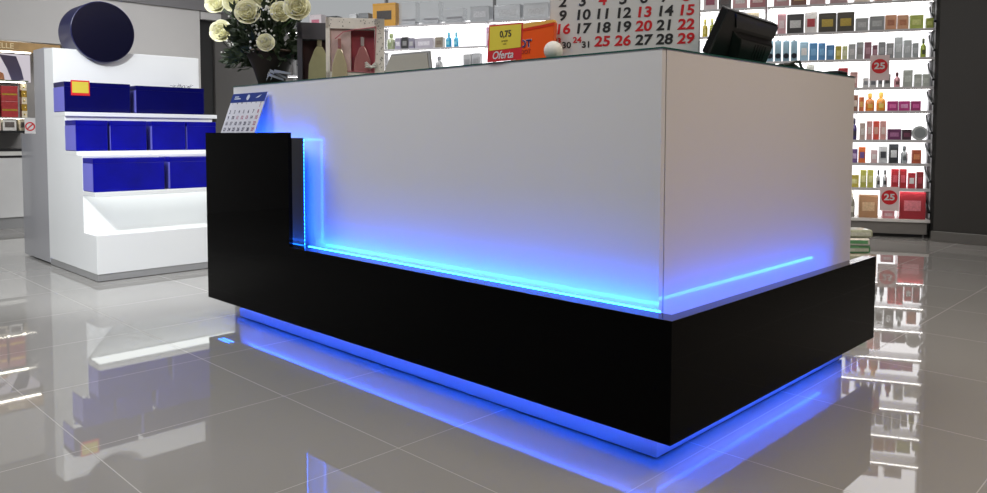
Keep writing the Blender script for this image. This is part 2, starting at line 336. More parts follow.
# black glass band, with the taller block at its left end
mb = MB()
cbx(mb, -3.5, -.99, 1.637, 1.697, .0973, .409)
cbx(mb, -1.027, -.99, 1.697, 3.09, .0973, .409)
cbx(mb, -3.5, -3.44, 1.697, 1.778, .0973, .409)
cbx(mb, -3.5, -2.764, 1.637, 1.651, .409, .876)
cbx(mb, -3.5, -2.764, 1.6511, 1.707, .409, .854)
mb.build('black_band', BLACK_GLASS, ct)
mb = MB(); cbx(mb, -2.762, -.99, 1.637, 1.697, .4092, .4102); cbx(mb, -1.027, -.99, 1.6972, 3.09, .4092, .4102)
mb.build('top_edge', CLEAR_BLACK, ct)
cbx(MB(), -2.7638, -2.7625, 1.652, 1.707, .411, .854).build('block_edge', CLEAR_BLACK, ct)
cbx(MB(), -3.396, -1.094, 1.742, 3.06, .005, .298).build('plinth', mat((.75, .75, .76), .3, coat=.6, coat_rough=.1, var=.01, name='plinth_white'), ct)
cbx(MB(), -3.37, -1.125, 1.775, 3.03, 0, .005).build('toe', BLACK, ct)
def led_run(p0, p1, size=.008, pitch=.0165, m=LED, name='light_strip', duty=.62):
    p0 = Vector(p0)+Vector((2.2, -2.4, 0)); p1 = Vector(p1)+Vector((2.2, -2.4, 0)); d = p1-p0; n = max(1, int(d.length/pitch)); mb = MB()
    ax = max(range(3), key=lambda i: abs(d[i]))
    for k in range(n):
        c = p0+d*((k+.5)/n); h = [size/2]*3; h[ax] = pitch*duty/2
        mb.box(c.x-h[0], c.x+h[0], c.y-h[1], c.y+h[1], c.z-h[2], c.z+h[2])
    return mb.build(name, m, ct)
led_run((-2.78, 1.737, .399), (-1.085, 1.737, .399), m=glow((.006, .13, 1.0), 62, 'blue_led_front'), pitch=.0125, duty=.7)
led_run((-2.815, 1.735, .40), (-2.815, 1.735, .852), m=LED_SOFT)
led_run((-3.35, 1.735, .846), (-2.82, 1.735, .846), m=LED_SOFT)
led_run((-1.046, 1.74, .396), (-1.046, 2.98, .396), m=LED_SOFT)
# the strips are stuck on slim black rails behind the band
mb = MB(); cbx(mb, -2.78, -1.085, 1.6975, 1.740, .388, .391); cbx(mb, -1.052, -1.0275, 1.74, 2.99, .388, .391); cbx(mb, -3.35, -2.80, 1.7075, 1.73, .837, .840); cbx(mb, -2.828, -2.824, 1.7075, 1.735, .42, .834)
mb.build('strip_rail', BLACK, ct)
LED_LOW = glow((.014, .10, 1.0), 75, 'blue_led_low')
led_run((-3.38, 1.703, .135), (-1.06, 1.703, .135), m=LED_LOW, pitch=.02)
led_run((-1.034, 1.72, .135), (-1.034, 3.0, .135), m=LED_LOW, pitch=.02)
for yy in (1.655, 1.675): led_run((-3.44, yy, .0965), (-3.33, yy, .0965), size=.003, m=LED, pitch=.0165, duty=.4)

# ================================================================ gondola with blue boxes
gd = thing('display_stand', 'white stepped display stand with three tiers of blue boxes, left of the counter', 'display stand', (-5.3, 2.05, 0))
GY0, GY1 = 1.568-2.05, 2.53-2.05
def gp(pts): return [(x+5.3, z) for x, z in pts]
MB().prism(gp([(-5.68, .045), (-4.785, .045), (-4.785, .275), (-5.0, .275), (-5.0, .742), (-5.30, .742), (-5.30, .985), (-5.5, .985), (-5.5, 1.425), (-5.68, 1.432)]), 'y', GY0, GY1).build('stepped_body', WHITE_PLAIN, gd, bevel=.002)
MB().prism(gp([(-6.27, .012), (-5.682, .012), (-5.682, 1.44), (-5.92, 1.44), (-5.92, .875), (-6.27, .875)]), 'y', GY0, GY1).build('back_column', mat((.33, .33, .36), .35, coat=.8, coat_rough=.06, var=.03, name='grey_lacquer'), gd, bevel=.002)
MB().box(-5.68+5.3, -4.79+5.3, GY0+.004, GY1, .004, .045).build('kick_rail', mat((.42, .42, .43), .3, metal=.5, name='aluminium_kick'), gd)
MB().box(-6.23+5.3, -4.82+5.3, GY0+.03, GY1-.02, 0, .004).build('toe', BLACK, gd)
for nm, x0, x1, z, ye in (('shelf', -5.51, -5.285, 1.010, .03), ('shelf', -5.31, -5.09, .766, .0), ('shelf', -5.0, -4.79, .528, .0)):
    MB().box(x0+5.3, x1+5.3, GY0-.001, GY1+ye, z-.026, z).build(nm, mat((.82, .83, .84), .35, coat=.5, coat_rough=.08, var=.01, name='white_shelf'), gd, bevel=.002)
MB().box(.31, .46, GY0+.02, GY1-.02, .4985, .5015).build('fill_panel', glow((.95, 1, .98), 2.4, 'shelf_fill'), gd)  # glowing sheet added under the lowest shelf to brighten the bench
# round navy header
mb = MB(); n = 64; cy_, cz_, rr = 1.865-2.05, 1.550, .201
mb.prism([(cy_+rr*math.cos(2*PI*k/n), cz_+rr*math.sin(2*PI*k/n)) for k in range(n)], 'x', -.41, -.16)
mb.build('round_header', mat((.012, .014, .07), .3, coat=.3, name='navy_drum'), gd, smooth=True, bevel=.003)
mb = MB(); mb.prism([(cy_+(rr-.006)*math.cos(2*PI*k/n), cz_+(rr-.006)*math.sin(2*PI*k/n)) for k in range(n)], 'x', -.161, -.157)
mb.build('header_face', mat((.0012, .0015, .014), .2, coat=.1, name='navy_face'), gd)

def blue_box(y0, y1, x0, x1, z, h, label, dark=False, sticker=False):
    t = thing('blue_gift_box', label, 'box', ((x0+x1)/2, (y0+y1)/2, z), 0, 'blue boxes on the stepped stand')
    w = (y1-y0)/2; d = (x1-x0)/2
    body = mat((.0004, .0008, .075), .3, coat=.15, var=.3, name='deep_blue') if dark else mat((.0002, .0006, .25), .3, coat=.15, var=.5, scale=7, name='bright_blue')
    body.node_tree.nodes['Principled BSDF'].inputs['Specular IOR Level'].default_value = .15
    MB().box(-d, d, -w, w, 0, h-.03).build('tray', body, t, bevel=.002)
    MB().box(-d-.001, d+.001, -w-.001, w+.001, h-.03, h).build('lid', body, t, bevel=.002)
    MB().box(-d+.004, d-.004, -w-.003, -w-.0011, .004, h-.032).build('lit_end', mat((.16, .16, .62), .35, name='lit_blue_end'), t)  # end face of the box, the light it catches put into a paler colour
    if sticker:
        s = thing('price_sticker', 'yellow and red price sticker on the left blue box of the top tier', 'price tag', (x1+.0025, 1.66, z+.155))
        MB().box(0, .0015, -.055, .055, -.05, .045).build('red_border', RED, s)
        MB().box(.0015, .0025, -.048, .048, -.034, .036).build('yellow_panel', mat((.62, .50, .05), .5, name='yellow_card'), s)
    return t
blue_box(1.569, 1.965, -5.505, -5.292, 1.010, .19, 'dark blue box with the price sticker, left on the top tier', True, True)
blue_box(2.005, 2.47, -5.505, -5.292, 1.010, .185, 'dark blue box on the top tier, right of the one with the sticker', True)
for i, (a, b, w_) in enumerate(((1.570, 1.752, 'leftmost blue box on the middle tier'), (1.772, 1.99, 'second blue box from the left on the middle tier'), (2.028, 2.246, 'third blue box from the left on the middle tier'), (2.26, 2.46, 'blue box at the right end of the middle tier, next to the black block'))):
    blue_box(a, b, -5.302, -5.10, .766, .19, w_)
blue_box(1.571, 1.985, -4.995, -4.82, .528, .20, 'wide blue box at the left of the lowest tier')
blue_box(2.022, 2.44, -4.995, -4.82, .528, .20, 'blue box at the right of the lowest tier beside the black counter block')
tw = MB()
for k in range(16):
    a = rnd.uniform(0, 2*PI); tw.tube([(0, -.06+.12*k/15, 0), (.01*math.cos(a), -.06+.12*k/15+.015*math.sin(a), .015), (.02*math.cos(a), -.06+.12*k/15+.03*math.sin(a), .012+rnd.uniform(0, .02))], .0012, 5)
tag(tw.build('wire_bow', mat((.01, .01, .04), .4), loc=(-5.36, 2.34, 1.196)), 'small dark wiry bow on the right-hand blue box of the top tier', 'bow')

# ================================================================ lit perfume display at the left edge
pd = thing('wall_display', 'lit wall display with wooden header over a white cabinet at the left edge', 'display', (-8.2, 1.8, 0))
Y0, Y1 = -.78, .78
MB().box(-.36, .03, Y0, Y1, .10, .655).build('cabinet', mat((.62, .62, .61), .35, coat=.4, name='cabinet_white'), pd, bevel=.003)
MB().box(-.34, .015, Y0, Y1, 0, .10).build('plinth', mat((.28, .28, .28), .4), pd)
MB().box(-.36, .034, Y0, Y1, .655, .675).build('dark_groove', BLACK, pd)
MB().box(-.36, .032, Y0, Y1, .675, .715).build('drawer_front', mat((.62, .62, .58), .35), pd)
MB().box(-.36, .036, Y0, Y1, .715, .735).build('counter_edge', BLACK, pd)
MB().box(-.36, -.30, Y0, Y1, .735, 1.72).build('back_panel', mat((.30, .29, .28), .4), pd)
MB().box(-.30, .034, Y0, .32, .885, .905).box(.028, .034, .26, .32, .83, .885).build('shelf', BLACK, pd)
MB().box(-.30, .02, Y0, .32, 1.02, 1.028).build('glass_shelf', mat((.5, .55, .52), .05, coat=1), pd)
MB().box(-.30, .02, Y0, .32, 1.36, 1.372).build('upper_shelf', mat((.12, .16, .10), .3), pd)
MB().box(-.02, .02, Y0, .60, 1.64, 1.725).build('header_board', mat((.42, .26, .10), .4, coat=.4, var=.3, scale=14, name='wood_veneer'), pd)
mb_t = text('header_letters', [('ELLE', 0, 0, .07)], mat((.80, .68, .42), .3, metal=.6), pd, 0, .003, .01)
mb_t.location = (.024, .14, 1.683); mb_t.rotation_euler = (0, 0, PI/2)
MB().box(-.05, -.03, Y0, .36, 1.632, 1.638).box(-.02, -.01, Y0, .3, 1.352, 1.358).box(-.02, -.01, Y0, .3, 1.014, 1.0185).build('fill_strip', glow((1, .93, .8), 14, 'display_fill'), pd)  # glowing strips added to brighten the display
pp = MB().box(-.30, -.29, Y0, .42, 1.375, 1.64).build('poster', glow((.50, .46, .50), 1.2, 'backlit_poster'), pd)
def blob(pts, x, m, name): 
    return MB().prism(pts, 'x', x, x+.004).build(name, m, pp)
blob([(-.2, 1.63), (.05, 1.60), (.15, 1.52), (.0, 1.53), (-.2, 1.56)], -.289, mat((.16, .12, .20), .5), 'poster_image')
blob([(.16, 1.63), (.30, 1.62), (.34, 1.50), (.36, 1.40), (.26, 1.38), (.22, 1.50)], -.288, mat((.07, .06, .14), .5), 'poster_image')
blob([(.05, 1.38), (.20, 1.38), (.19, 1.45), (.12, 1.49), (.06, 1.44)], -.287, mat((.45, .18, .08), .5), 'poster_image')
REDB = mat((.38, .03, .03), .35, coat=.5, var=.35, scale=60, name='red_foil'); GOLDB = mat((.60, .38, .06), .25, metal=.6, var=.4, scale=60, name='gold_foil'); CREAM = mat((.68, .60, .45), .4, var=.3, scale=60, name='cream_print')
names_ = ('far left', 'second', 'third', 'right end')
for r, (z, h) in enumerate(((1.028, .15), (1.185, .14))):
    for k in range(4):
        y = 1.52+k*.15
        t = thing('red_gift_box', 'red gold-printed gift box, %s of the %s row in the lit wall display' % (names_[k], ('lower', 'upper')[r]), 'gift box', (-8.28, y, z if r == 0 else 1.178))
        MB().box(-.06, .06, -.068, .068, 0, h).build('box', REDB, t, bevel=.002)
        MB().box(.0602, .062, -.06, .06, h*.40, h*.52).build('gold_band', GOLDB, t)
for k in range(5):
    t = thing('gold_carton', 'small gold carton, number %s from the bottom of its stack in the wall display' % ('one', 'two', 'three', 'four', 'five')[k], 'carton', (-8.27, 2.095, 1.028+.064*k))
    MB().box(-.035, .035, -.022, .022, 0, .0635).build('box', GOLDB if k % 2 else CREAM, t)
    MB().ball((.037, 0, .03), .009).build('gold_seal', mat((.9, .7, .3), .2, metal=.9), t)
for k in range(6):
    y = 1.46+k*.125
    t = thing('perfume_box', 'cream patterned box, %s along the black shelf of the wall display' % ('first from the left', 'second', 'third', 'fourth', 'fifth', 'last on the right')[k], 'box', (-8.25, y if k < 5 else 2.075, .905))
    w = .055 if k < 5 else .035
    MB().box(-.05, .05, -w, w, 0, .112).build('box', CREAM if k % 2 else mat((.7, .68, .64), .4, var=.3, scale=50), t, bevel=.0015)
    MB().box(.0502, .052, -w*.7, w*.7, .03, .08).build('print', mat((.12, .10, .09), .5, var=.6, scale=80), t)
t = thing('round_notice', 'white card with a red ring and slash at the right end of the black shelf', 'sign', (-8.155, 2.115, .895))
MB().box(0, .003, -.045, .05, -.04, .13).build('card', PAPER, t)
mb = MB(); R1, R2, n = .042, .03, 32
for k in range(n):
    a, b = 2*PI*k/n, 2*PI*(k+1)/n
    mb.add([(.0035, R1*math.cos(a), .05+R1*math.sin(a)), (.0035, R1*math.cos(b), .05+R1*math.sin(b)), (.0035, R2*math.cos(b), .05+R2*math.sin(b)), (.0035, R2*math.cos(a), .05+R2*math.sin(a))], [(0, 1, 2, 3)])
mb.add([(.0035, -.028, .03), (.0035, -.02, .022), (.0035, .028, .07), (.0035, .02, .078)], [(0, 1, 2, 3)])
ob = mb.build('ring', RED, t); sd = ob.modifiers.new('t', 'SOLIDIFY'); sd.thickness = .001; sd.offset = 0

# ================================================================ wall shelving
SH = [2.02, 1.775, 1.533, 1.287, 1.084, .837, .636, .422, .159]
LB = glow((1, .985, 1), 2.0, 'lightbox'); DIM_GLOW = glow((.9, .93, .95), .42, 'dim_panel_glow')
FILL_STRIP = glow((1, .97, .93), 15, 'strip')
SHELF_M = mat((.60, .60, .62), .3, coat=.5, var=.03, name='shelf_lacquer')
def bay(s0, s1, label, right_end=False, dim_top=False):
    t = thing('wall_shelving', label, 'shelving', W(s1), TH, 'lit shelving bays along the far wall')
    w = s1-s0
    MB().box(.0, w, .275, .35, .13, (2.08 if dim_top else 2.75)).build('light_panel', LB, t)
    if dim_top: MB().box(.0, w, .275, .35, 2.08, 2.75).build('upper_panel', DIM_GLOW, t)  # grey upper panel, its tone given as a faint glow
    MB().box(0, w, 0, .33, .132, .157).build('base_top', mat((.72, .70, .68), .35), t, bevel=.002)
    MB().box(.0, w-.02, .02, .33, .03, .132).build('base_cabinet', mat((.19, .18, .17), .4), t)
    MB().box(.01, w-.05, .05, .33, 0, .03).build('toe', BLACK, t)
    for z in SH[:-1]:
        o = MB().box(.008, w-.008, 0, .27, z-.016, z).build('shelf', SHELF_M, t, bevel=.002)
        MB().box(.008, w-.008, -.004, -.0005, z-.022, z+.002).build('price_rail', mat((.62, .61, .63), .35), o)
        MB().box(.03, w-.03, .004, .012, z-.022, z-.0165).build('fill_strip', FILL_STRIP, o)  # glowing strip added to brighten the products from the front
    MB().box(-.012, .006, .22, .274, .157, 2.75).build('upright', GREY, t)
    for k, z in enumerate(SH[:-1]):
        zz = SH[k+1]
        if right_end:
            pts = []
            for i in range(9):
                q = i/8; pts.append((w-.004, .262-.225*(q**1.8), z-.03-(z-zz-.09)*q))
            MB().tube(pts, .011, 6).build('bracket', BLACK, t)
    if right_end:
        MB().box(w-.004, w+.012, .20, .275, .157, 2.75).build('upright', mat((.35, .35, .37), .4), t)
        MB().box(w+.013, w+.05, .10, .33, .0, 2.75).build('end_panel', mat((.05, .048, .045), .5), t)
bay(-0.035, 1.31, 'rightmost lit shelving bay full of perfume boxes, beside the dark wall', True)
bay(1.31, 2.64, 'lit shelving bay behind the monitor and the big calendar')
bay(2.64, 3.97, 'lit shelving bay behind the orange carton and the offer sign', dim_top=True)
bay(3.97, 5.22, 'lit shelving bay with the cyan bottles, behind the ornate gift box', dim_top=True)
bay(5.22, 6.35, 'leftmost shelving bay, behind the flowers', dim_top=True)

def carton(s, z, w, h, col, acc, label, kind, grp):
    col = tuple(min(.9, c_*.95+.03) for c_ in lin(col)); acc = tuple(min(.9, c_*.95+.03) for c_ in lin(acc))  # lens flare wash put into the product colours
    d = min(.13, max(.05, w*.8)); loc = W(s, .03+d/2, z)
    if kind == 'box':
        t = thing('perfume_box', label, 'box', loc, TH, grp)
        MB().box(-w/2, w/2, -d/2, d/2, 0, h).build('carton', mat(col, .35, coat=.4, coat_rough=.1, var=.12, scale=30), t, bevel=.001)
        MB().box(-w*.32, w*.32, -d/2-.0012, -d/2-.0002, h*.30, h*.68).build('printed_panel', mat(acc, .4, var=.35, scale=70), t)
        MB().box(-w*.5, w*.5, -d/2-.0008, -d/2-.0002, h*.9, h*.995).build('top_flap', mat(col, .25, coat=.6, var=.02, scale=31), t)
    elif kind == 'bottle':
        t = thing('perfume_bottle', label, 'bottle', loc, TH, grp)
        r = w/2; g = mat(col, .12, coat=1, var=.15, scale=20)
        MB().lathe([(r*.8, 0), (r, h*.05), (r, h*.5), (r*.85, h*.62), (r*.35, h*.70), (r*.35, h*.74)], seg=16).build('flask', g, t, smooth=True)
        MB().lathe([(r*.42, h*.735), (r*.48, h*.75), (r*.48, h*.97), (r*.3, h)], seg=14).build('cap', mat(acc, .25, coat=.5), t, smooth=True)
        MB().box(-r*.5, r*.5, -r-.001, -r*.9, h*.18, h*.40).build('front_label', mat(acc, .4, var=.2, scale=40), t)
    elif kind == 'tester':
        t = thing('perfume_flask', label, 'bottle', loc, TH, grp)
        MB().box(-w/2, w/2, -.03, .03, 0, h).build('flask', mat(col, .15, coat=1, var=.2, scale=25), t, bevel=.004)
        MB().disc_y(0, h*.27, w*.42, -.042, -.0305, 20).build('round_stopper', mat(acc, .15, coat=1), t)
        MB().box(-w*.2, w*.2, -.02, .02, h+.0005, h+.012).build('neck', SILVER, t)
    elif kind == 'disc':
        t = thing('round_tin', label, 'tin', loc, TH, grp)
        MB().disc_y(0, h/2, h/2, -.03, .03, 32).build('tin', mat(col, .35, coat=.4), t, bevel=.002)
        MB().disc_y(0, h/2, h*.36, -.034, -.0305, 32).build('lid', mat(acc, .35, coat=.4), t)
    elif kind == 'clear':
        t = thing('clear_gift_box', label, 'box', loc, TH, grp)
        g = mat((.82, .85, .87), .05, trans=.0, alpha=.35, coat=1, name='clear_plastic')
        MB().box(-w/2, w/2, -d/2, d/2, .002, h).build('clear_cover', g, t, bevel=.002)
        MB().box(-w*.42, w*.42, -d*.4, d*.4, .003, .05).build('tray', mat((.62, .63, .66), .5), t)
        mb = MB()
        for i in range(7): mb.ball((-w*.34+w*.68*i/6, -d*.2, .062), .014, 8, 5)
        mb.build('beads', mat((.22, .20, .24), .25, metal=.6), t, smooth=True)
ROWN = ['top', 'second', 'third', 'fourth', 'fifth', 'sixth', 'seventh', 'eighth', 'bottom']
for s, si, w, h, k, col, acc, lab in PROD:
    carton(s, SH[si], w, h, col, acc, lab, k, 'perfumes on the %s shelf' % ROWN[si])

def sign25(s, z0, z1, label, small=None):
    t = thing('discount_sign', label, 'sign', W(s, -.03, (z0+z1)/2), TH)
    w = .075; H = (z1-z0)/2
    MB().box(-w, w, 0, .002, -H, H).build('card', mat((.75, .60, .60), .5, var=.02), t)
    MB().disc_y(0, H*.12, .062, -.0015, -.0002, 40).build('red_disc', RED, t)
    text('numerals', [('25', 0, H*.12, .075, 1.15)], PAPER, t, -.0025, bold=.03)
    MB().box(-.012, .012, .0025, .0245, H-.012, H).build('clip', GREY, t)
sign25(.39, 1.345, 1.56, 'upper white card with a red disc reading 25, hung from the third shelf')
sign25(.285, .23, .435, 'lower white card with a red disc reading 25, above the bottom shelf')

# ================================================================ things on the counter
Z = T+.004+.0005
# big three-month style calendar sheet on its stand
CW = .472; ang = math.atan2(.454, .891)
cal = thing('large_calendar', 'large white calendar with black and red numerals standing on the counter corner', 'calendar', (-1.652, 1.955, Z), ang)
MB().box(-.004, CW+.004, .0035, .0065, 0, .42).build('backing_board', mat((.55, .55, .55), .6), cal)
MB().box(0, CW, 0, .003, .002, .41).build('sheet', PAPER, cal)
MB().prism([(.0067, 0), (.12, 0), (.0067, .30)], 'x', CW*.3, CW*.7).build('easel_foot', mat((.4, .4, .4), .6), cal)
cx = [.046+.0735*i*.96 for i in range(7)]; pitch = .0385; fs = .041
rows = {'1': (6, 0)}
blk, red = [], []
REDD = {1, 4, 8, 13, 15, 16, 20, 22, 25, 26, 29}
z_of = lambda r: .199-.0440*(r-1)
CX = lambda c_: .039+.0655*c_
for dday in range(1, 30):
    if dday in (23, 24): continue
    if dday == 1: c_, r = 6, 0
    else: c_, r = (dday-2) % 7, (dday-2)//7+1
    (red if dday in REDD else blk).append((str(dday), CX(c_), z_of(r), .045, 1.15, .1))
red += [('23', CX(0)-.016, z_of(4)+.008, .022, 1.1), ('24', CX(1)-.016, z_of(4)+.008, .026, 1.1)]
blk += [('30', CX(0)+.014, z_of(4)-.008, .028, 1.1), ('31', CX(1)+.014, z_of(4)-.008, .028, 1.1)]
text('date_print', blk, INK, cal, -.0006, bold=.028)
text('holiday_print', red, RED, cal, -.0006, bold=.028)

# small calendar leaning on the front panel above the black block
sc = thing('desk_calendar', 'small calendar with blue header standing on the black block, leaning on the white panel', 'calendar', (-3.31, 1.690, .8545), (math.radians(-20), 0, 0))
MB().box(-.16, .16, 0, .003, 0, .222).build('sheet', mat((.62, .62, .70), .6), sc)
MB().box(-.16, .16, -.001, -.0001, .174, .219).build('blue_header', mat((.012, .035, .22), .4), sc)
it = []; itr = []
for r in range(5):
    for c_ in range(7):
        n_ = r*7+c_-5
        if n_ < 1 and r > 0 or n_ > 31: continue
        if n_ < 1: continue
        (itr if c_ == 6 or n_ in (11, 12, 13) else it).append((str(n_), -.132+.044*c_, .155-.029*r, .024, 1))
it += [(x, -.132+.044*i, .169, .010, 1) for i, x in enumerate('LMMJVSD')]
text('date_print', it, mat((.03, .03, .08), .6), sc, -.0006, bold=.015)
text('holiday_print', itr, mat((.35, .03, .12), .6), sc, -.0006, bold=.015)
mb = MB().box(-.13, -.07, -.002, -.0012, .190, .195).box(-.13, -.09, -.002, -.0012, .200, .205).disc_y(-.0, .197, .014, -.002, -.0012, 16).prism([(.07, .192), (.10, .194), (.12, .208), (.098, .202)], 'y', -.002, -.0012)
mb.build('header_marks', mat((.55, .6, .75), .5), sc)

# flower arrangement
fl = thing('flower_basket', 'basket of cream roses and dark leaves at the left end of the counter', 'flowers', (-3.35, 1.90, Z))
MB().lathe([(.055, 0), (.062, .01), (.085, .08), (.115, .15), (.118, .165), (.105, .160), (.05, .10)], seg=28).build('basket', mat((.016, .008, .006), .6, var=.4, scale=40), fl, smooth=True)
mb = MB(); mb.tube([(.118*math.cos(a), .118*math.sin(a), .16) for a in [2*PI*k/28 for k in range(29)]], .007, 6); mb.build('basket_rim', mat((.06, .03, .015), .6), fl, smooth=True)
def rose(c, r, tilt):
    mb = MB()
    def petal(r0, h, a, open_, wid):
        vs = []; fs = []; nu, nv = 6, 6
        for j in range(nv+1):
            v = j/nv
            for i in range(nu+1):
                u = (i/nu-.5)*2
                rad = r0*(.35+.65*math.sin(min(v*1.25, 1)*PI/2))+open_*max(0, v-.6)*2.0
                an = a+u*wid*(1-.25*v*v)
                zz = h*v-abs(u)**2.2*h*.22*v - open_*max(0, v-.75)*1.5
                vs.append((rad*math.cos(an), rad*math.sin(an), zz))
        for j in range(nv):
            for i in range(nu):
                q = j*(nu+1)+i; fs.append((q, q+1, q+nu+2, q+nu+1))
        mb.add(vs, fs)
    for ring, (rr_, hh, nn, op, wd) in enumerate(((.16, .86, 2, 0, 1.7), (.30, .90, 3, .02, 1.25), (.46, .90, 4, .06, 1.0), (.64, .86, 5, .14, .85), (.84, .74, 6, .24, .75))):
        for k in range(nn): petal(rr_*r, hh*r*1.15, 2*PI*(k/nn)+ring*1.1, op*r, wd)
    mb.ball((0, 0, .25*r), r*.5, 10, 6, (1, 1, .7))
    d = Vector(tilt).normalized(); q = Vector((0, 0, 1)).rotation_difference(d)
    M4 = Matrix.Translation(Vector(c)-d*r*.35) @ q.to_matrix().to_4x4()
    mb.xform(M4); o = mb.build('rose', mat((.88, .86, .62), .5, var=.05, scale=30, name='cream_petal'), fl, smooth=True)
    sd = o.modifiers.new('t', 'SOLIDIFY'); sd.thickness = .0012
F = .945
def fp(x2, z2, dy=0):  # 2.0-deep sight line brought to depth of the basket
    k = (1.90+dy)/2.0
    return (x2*k+3.35, dy, .863+(z2-.863)*k-Z)
RS = [((-4.052, 1.432), .050, 0), ((-3.758, 1.504), .050, -.08), ((-4.105, 1.591), .05, 0), ((-3.898, 1.575), .05, .03), ((-3.281, 1.475), .050, -.02), ((-3.578, 1.333), .034, -.08), ((-3.582, 1.565), .055, .02), ((-3.43, 1.47), .042, .03), ((-3.70, 1.66), .06, .06), ((-3.30, 1.62), .05, .06)]
for (x2, z2), r, dy in RS:
    dy -= .05; c = fp(x2, z2, dy); rose(c, r*1.14, (1.0+c[0]*.8, -.75, .05+c[2]*.5))
# foliage
mb = MB(); stems = MB()
def leaf(mb, p, d, L, wd):
    d = Vector(d).normalized(); sdv = d.cross(Vector((rnd.uniform(-1, 1), rnd.uniform(-1, 1), rnd.uniform(-.4, 1)))).normalized(); nrm = d.cross(sdv); p = Vector(p)
    P = [p, p+d*L*.35+sdv*wd, p+d*L*.35-sdv*wd, p+d*L*.7+sdv*wd*.7+nrm*L*.05, p+d*L*.7-sdv*wd*.7+nrm*L*.05, p+d*L-nrm*L*.08, p+d*L*.4+nrm*wd*.3]
    mb.add(P, [(0, 1, 6), (0, 6, 2), (1, 3, 6), (6, 3, 5), (6, 5, 4), (2, 6, 4)])
for k in range(900):
    a = rnd.uniform(0, 2*PI); e = rnd.uniform(-.15, 1.2); R_ = rnd.uniform(.05, 1)**.6
    p = Vector((math.cos(a)*math.cos(e)*.20*R_-.05, math.sin(a)*math.cos(e)*.17*R_, .15+math.sin(e)*.30*R_))
    leaf(mb, p, (p.x+rnd.uniform(-.1, .1), p.y+rnd.uniform(-.1, .1), p.z-.12+rnd.uniform(-.1, .1)), rnd.uniform(.03, .07), rnd.uniform(.009, .019))
for k in range(60):
    a = rnd.uniform(PI*.6, PI*1.5); p = Vector((-.12-rnd.uniform(0, .10), rnd.uniform(-.08, .02), .12+rnd.uniform(-.03, .10)))
    leaf(mb, p, (-.6, rnd.uniform(-.5, .3), rnd.uniform(-1, .2)), rnd.uniform(.03, .06), .007)
o = mb.build('foliage', mat((.018, .034, .010), .6, var=.6, scale=25, name='dark_leaf'), fl); o['kind'] = 'stuff'
for (x2, z2), r, dy in RS:
    c = Vector(fp(x2, z2, dy)); stems.tube([(0, 0, .10), (c.x*.4, c.y*.4, .16+c.z*.3), tuple(c-Vector((0, -.02, .02)))], .004, 6)
stems.build('stems', mat((.04, .08, .02), .6), fl)
mb = MB()
for k in range(190):
    cl = rnd.choice([(-.33, -.03, .23), (-.30, 0, .30), (-.20, -.06, .36), (.02, -.10, .30), (.10, -.10, .25), (.12, -.08, .34), (-.34, -.02, .17), (.0, -.1, .22)])
    mb.ball((cl[0]+rnd.gauss(0, .028), cl[1]+rnd.gauss(0, .02), cl[2]+rnd.gauss(0, .03)), rnd.uniform(.003, .0065), 6, 4)
o = mb.build('tiny_blooms', mat((.75, .75, .70), .5), fl); o['kind'] = 'stuff'
mb = MB()
for k, (x0, z0, x1, z1) in enumerate(((-.05, .052, .12, .030), (-.02, .030, .16, .046), (-.06, .030, .10, .022))):
    for j in range(1):
        a_ = Vector((x0+.17, -.09, z0-.015)); b_ = Vector((x1+.17, -.095, z1-.015)); m_ = (a_+b_)/2+Vector((0, -.03, .02))
        mb.add([a_, m_, b_, b_+Vector((0, 0, .009)), m_+Vector((0, 0, .014)), a_+Vector((0, 0, .007))], [(0, 1, 4, 5), (1, 2, 3, 4)])
o = mb.build('ribbon', mat((.26, .28, .32), .25, coat=.5), fl); sd = o.modifiers.new('t', 'SOLIDIFY'); sd.thickness = .001

# gift boxes with perfume behind a window
def flask(t, x, y, z0, h, w, col, capc):
    f = MB().prism([(x-w*.5, z0), (x+w*.5, z0), (x+w*.46, z0+h*.35), (x+w*.22, z0+h*.66), (x+w*.12, z0+h*.74), (x-w*.12, z0+h*.74), (x-w*.22, z0+h*.66), (x-w*.46, z0+h*.35)], 'y', y, y+.022).build('perfume_flask', mat(col, .1, coat=1, var=.15, scale=20), t, bevel=.004)
    MB().box(x-w*.10, x+w*.10, y+.003, y+.019, z0+h*.745, z0+h).build('flask_cap', mat(capc, .2, metal=.4), f, bevel=.003)
gb = thing('grey_gift_box', 'dark grey open-front gift box with a pale gold flask beside the flowers', 'gift box', (-3.04, 1.955, Z), math.radians(57))
w, h, d = .088, .275, .06
mb = MB(); mb.box(-w, w, d-.004, d, 0, h); mb.box(-w, -w+.022, 0, d, 0, h); mb.box(w-.012, w, 0, d, 0, h); mb.box(-w, w, 0, d, h-.075, h); mb.box(-w, w, 0, d, 0, .014)
mb.build('case', mat((.085, .08, .095), .4), gb, bevel=.001)
MB().box(-w+.023, w-.013, d-.006, d-.0045, .015, h-.076).build('lining', mat((.05, .012, .012), .5), gb)
flask(gb, .010, .008, .0145, .21, .105, (.46, .42, .24), (.5, .45, .3))
gb = thing('ornate_gift_box', 'white ornate gift box with a pink window and lace print, centre left on the counter', 'gift box', (-2.745, 1.955, Z), math.radians(54))
w, h, d = .124, .265, .055
mb = MB(); mb.box(-w, w, d-.004, d, 0, h); mb.box(-w, -w+.018, 0, d, 0, h); mb.box(w-.042, w, 0, d, 0, h); mb.box(-w, w, 0, d, h-.046, h); mb.box(-w, w, 0, d, 0, .036)
mb.build('case', mat((.84, .79, .73), .45, var=.12, scale=45), gb, bevel=.001)
MB().box(-.018, w-.043, .042, .0505, .0365, h-.047).build('pink_lining', mat((.40, .07, .09), .4, var=.35, scale=10), gb)
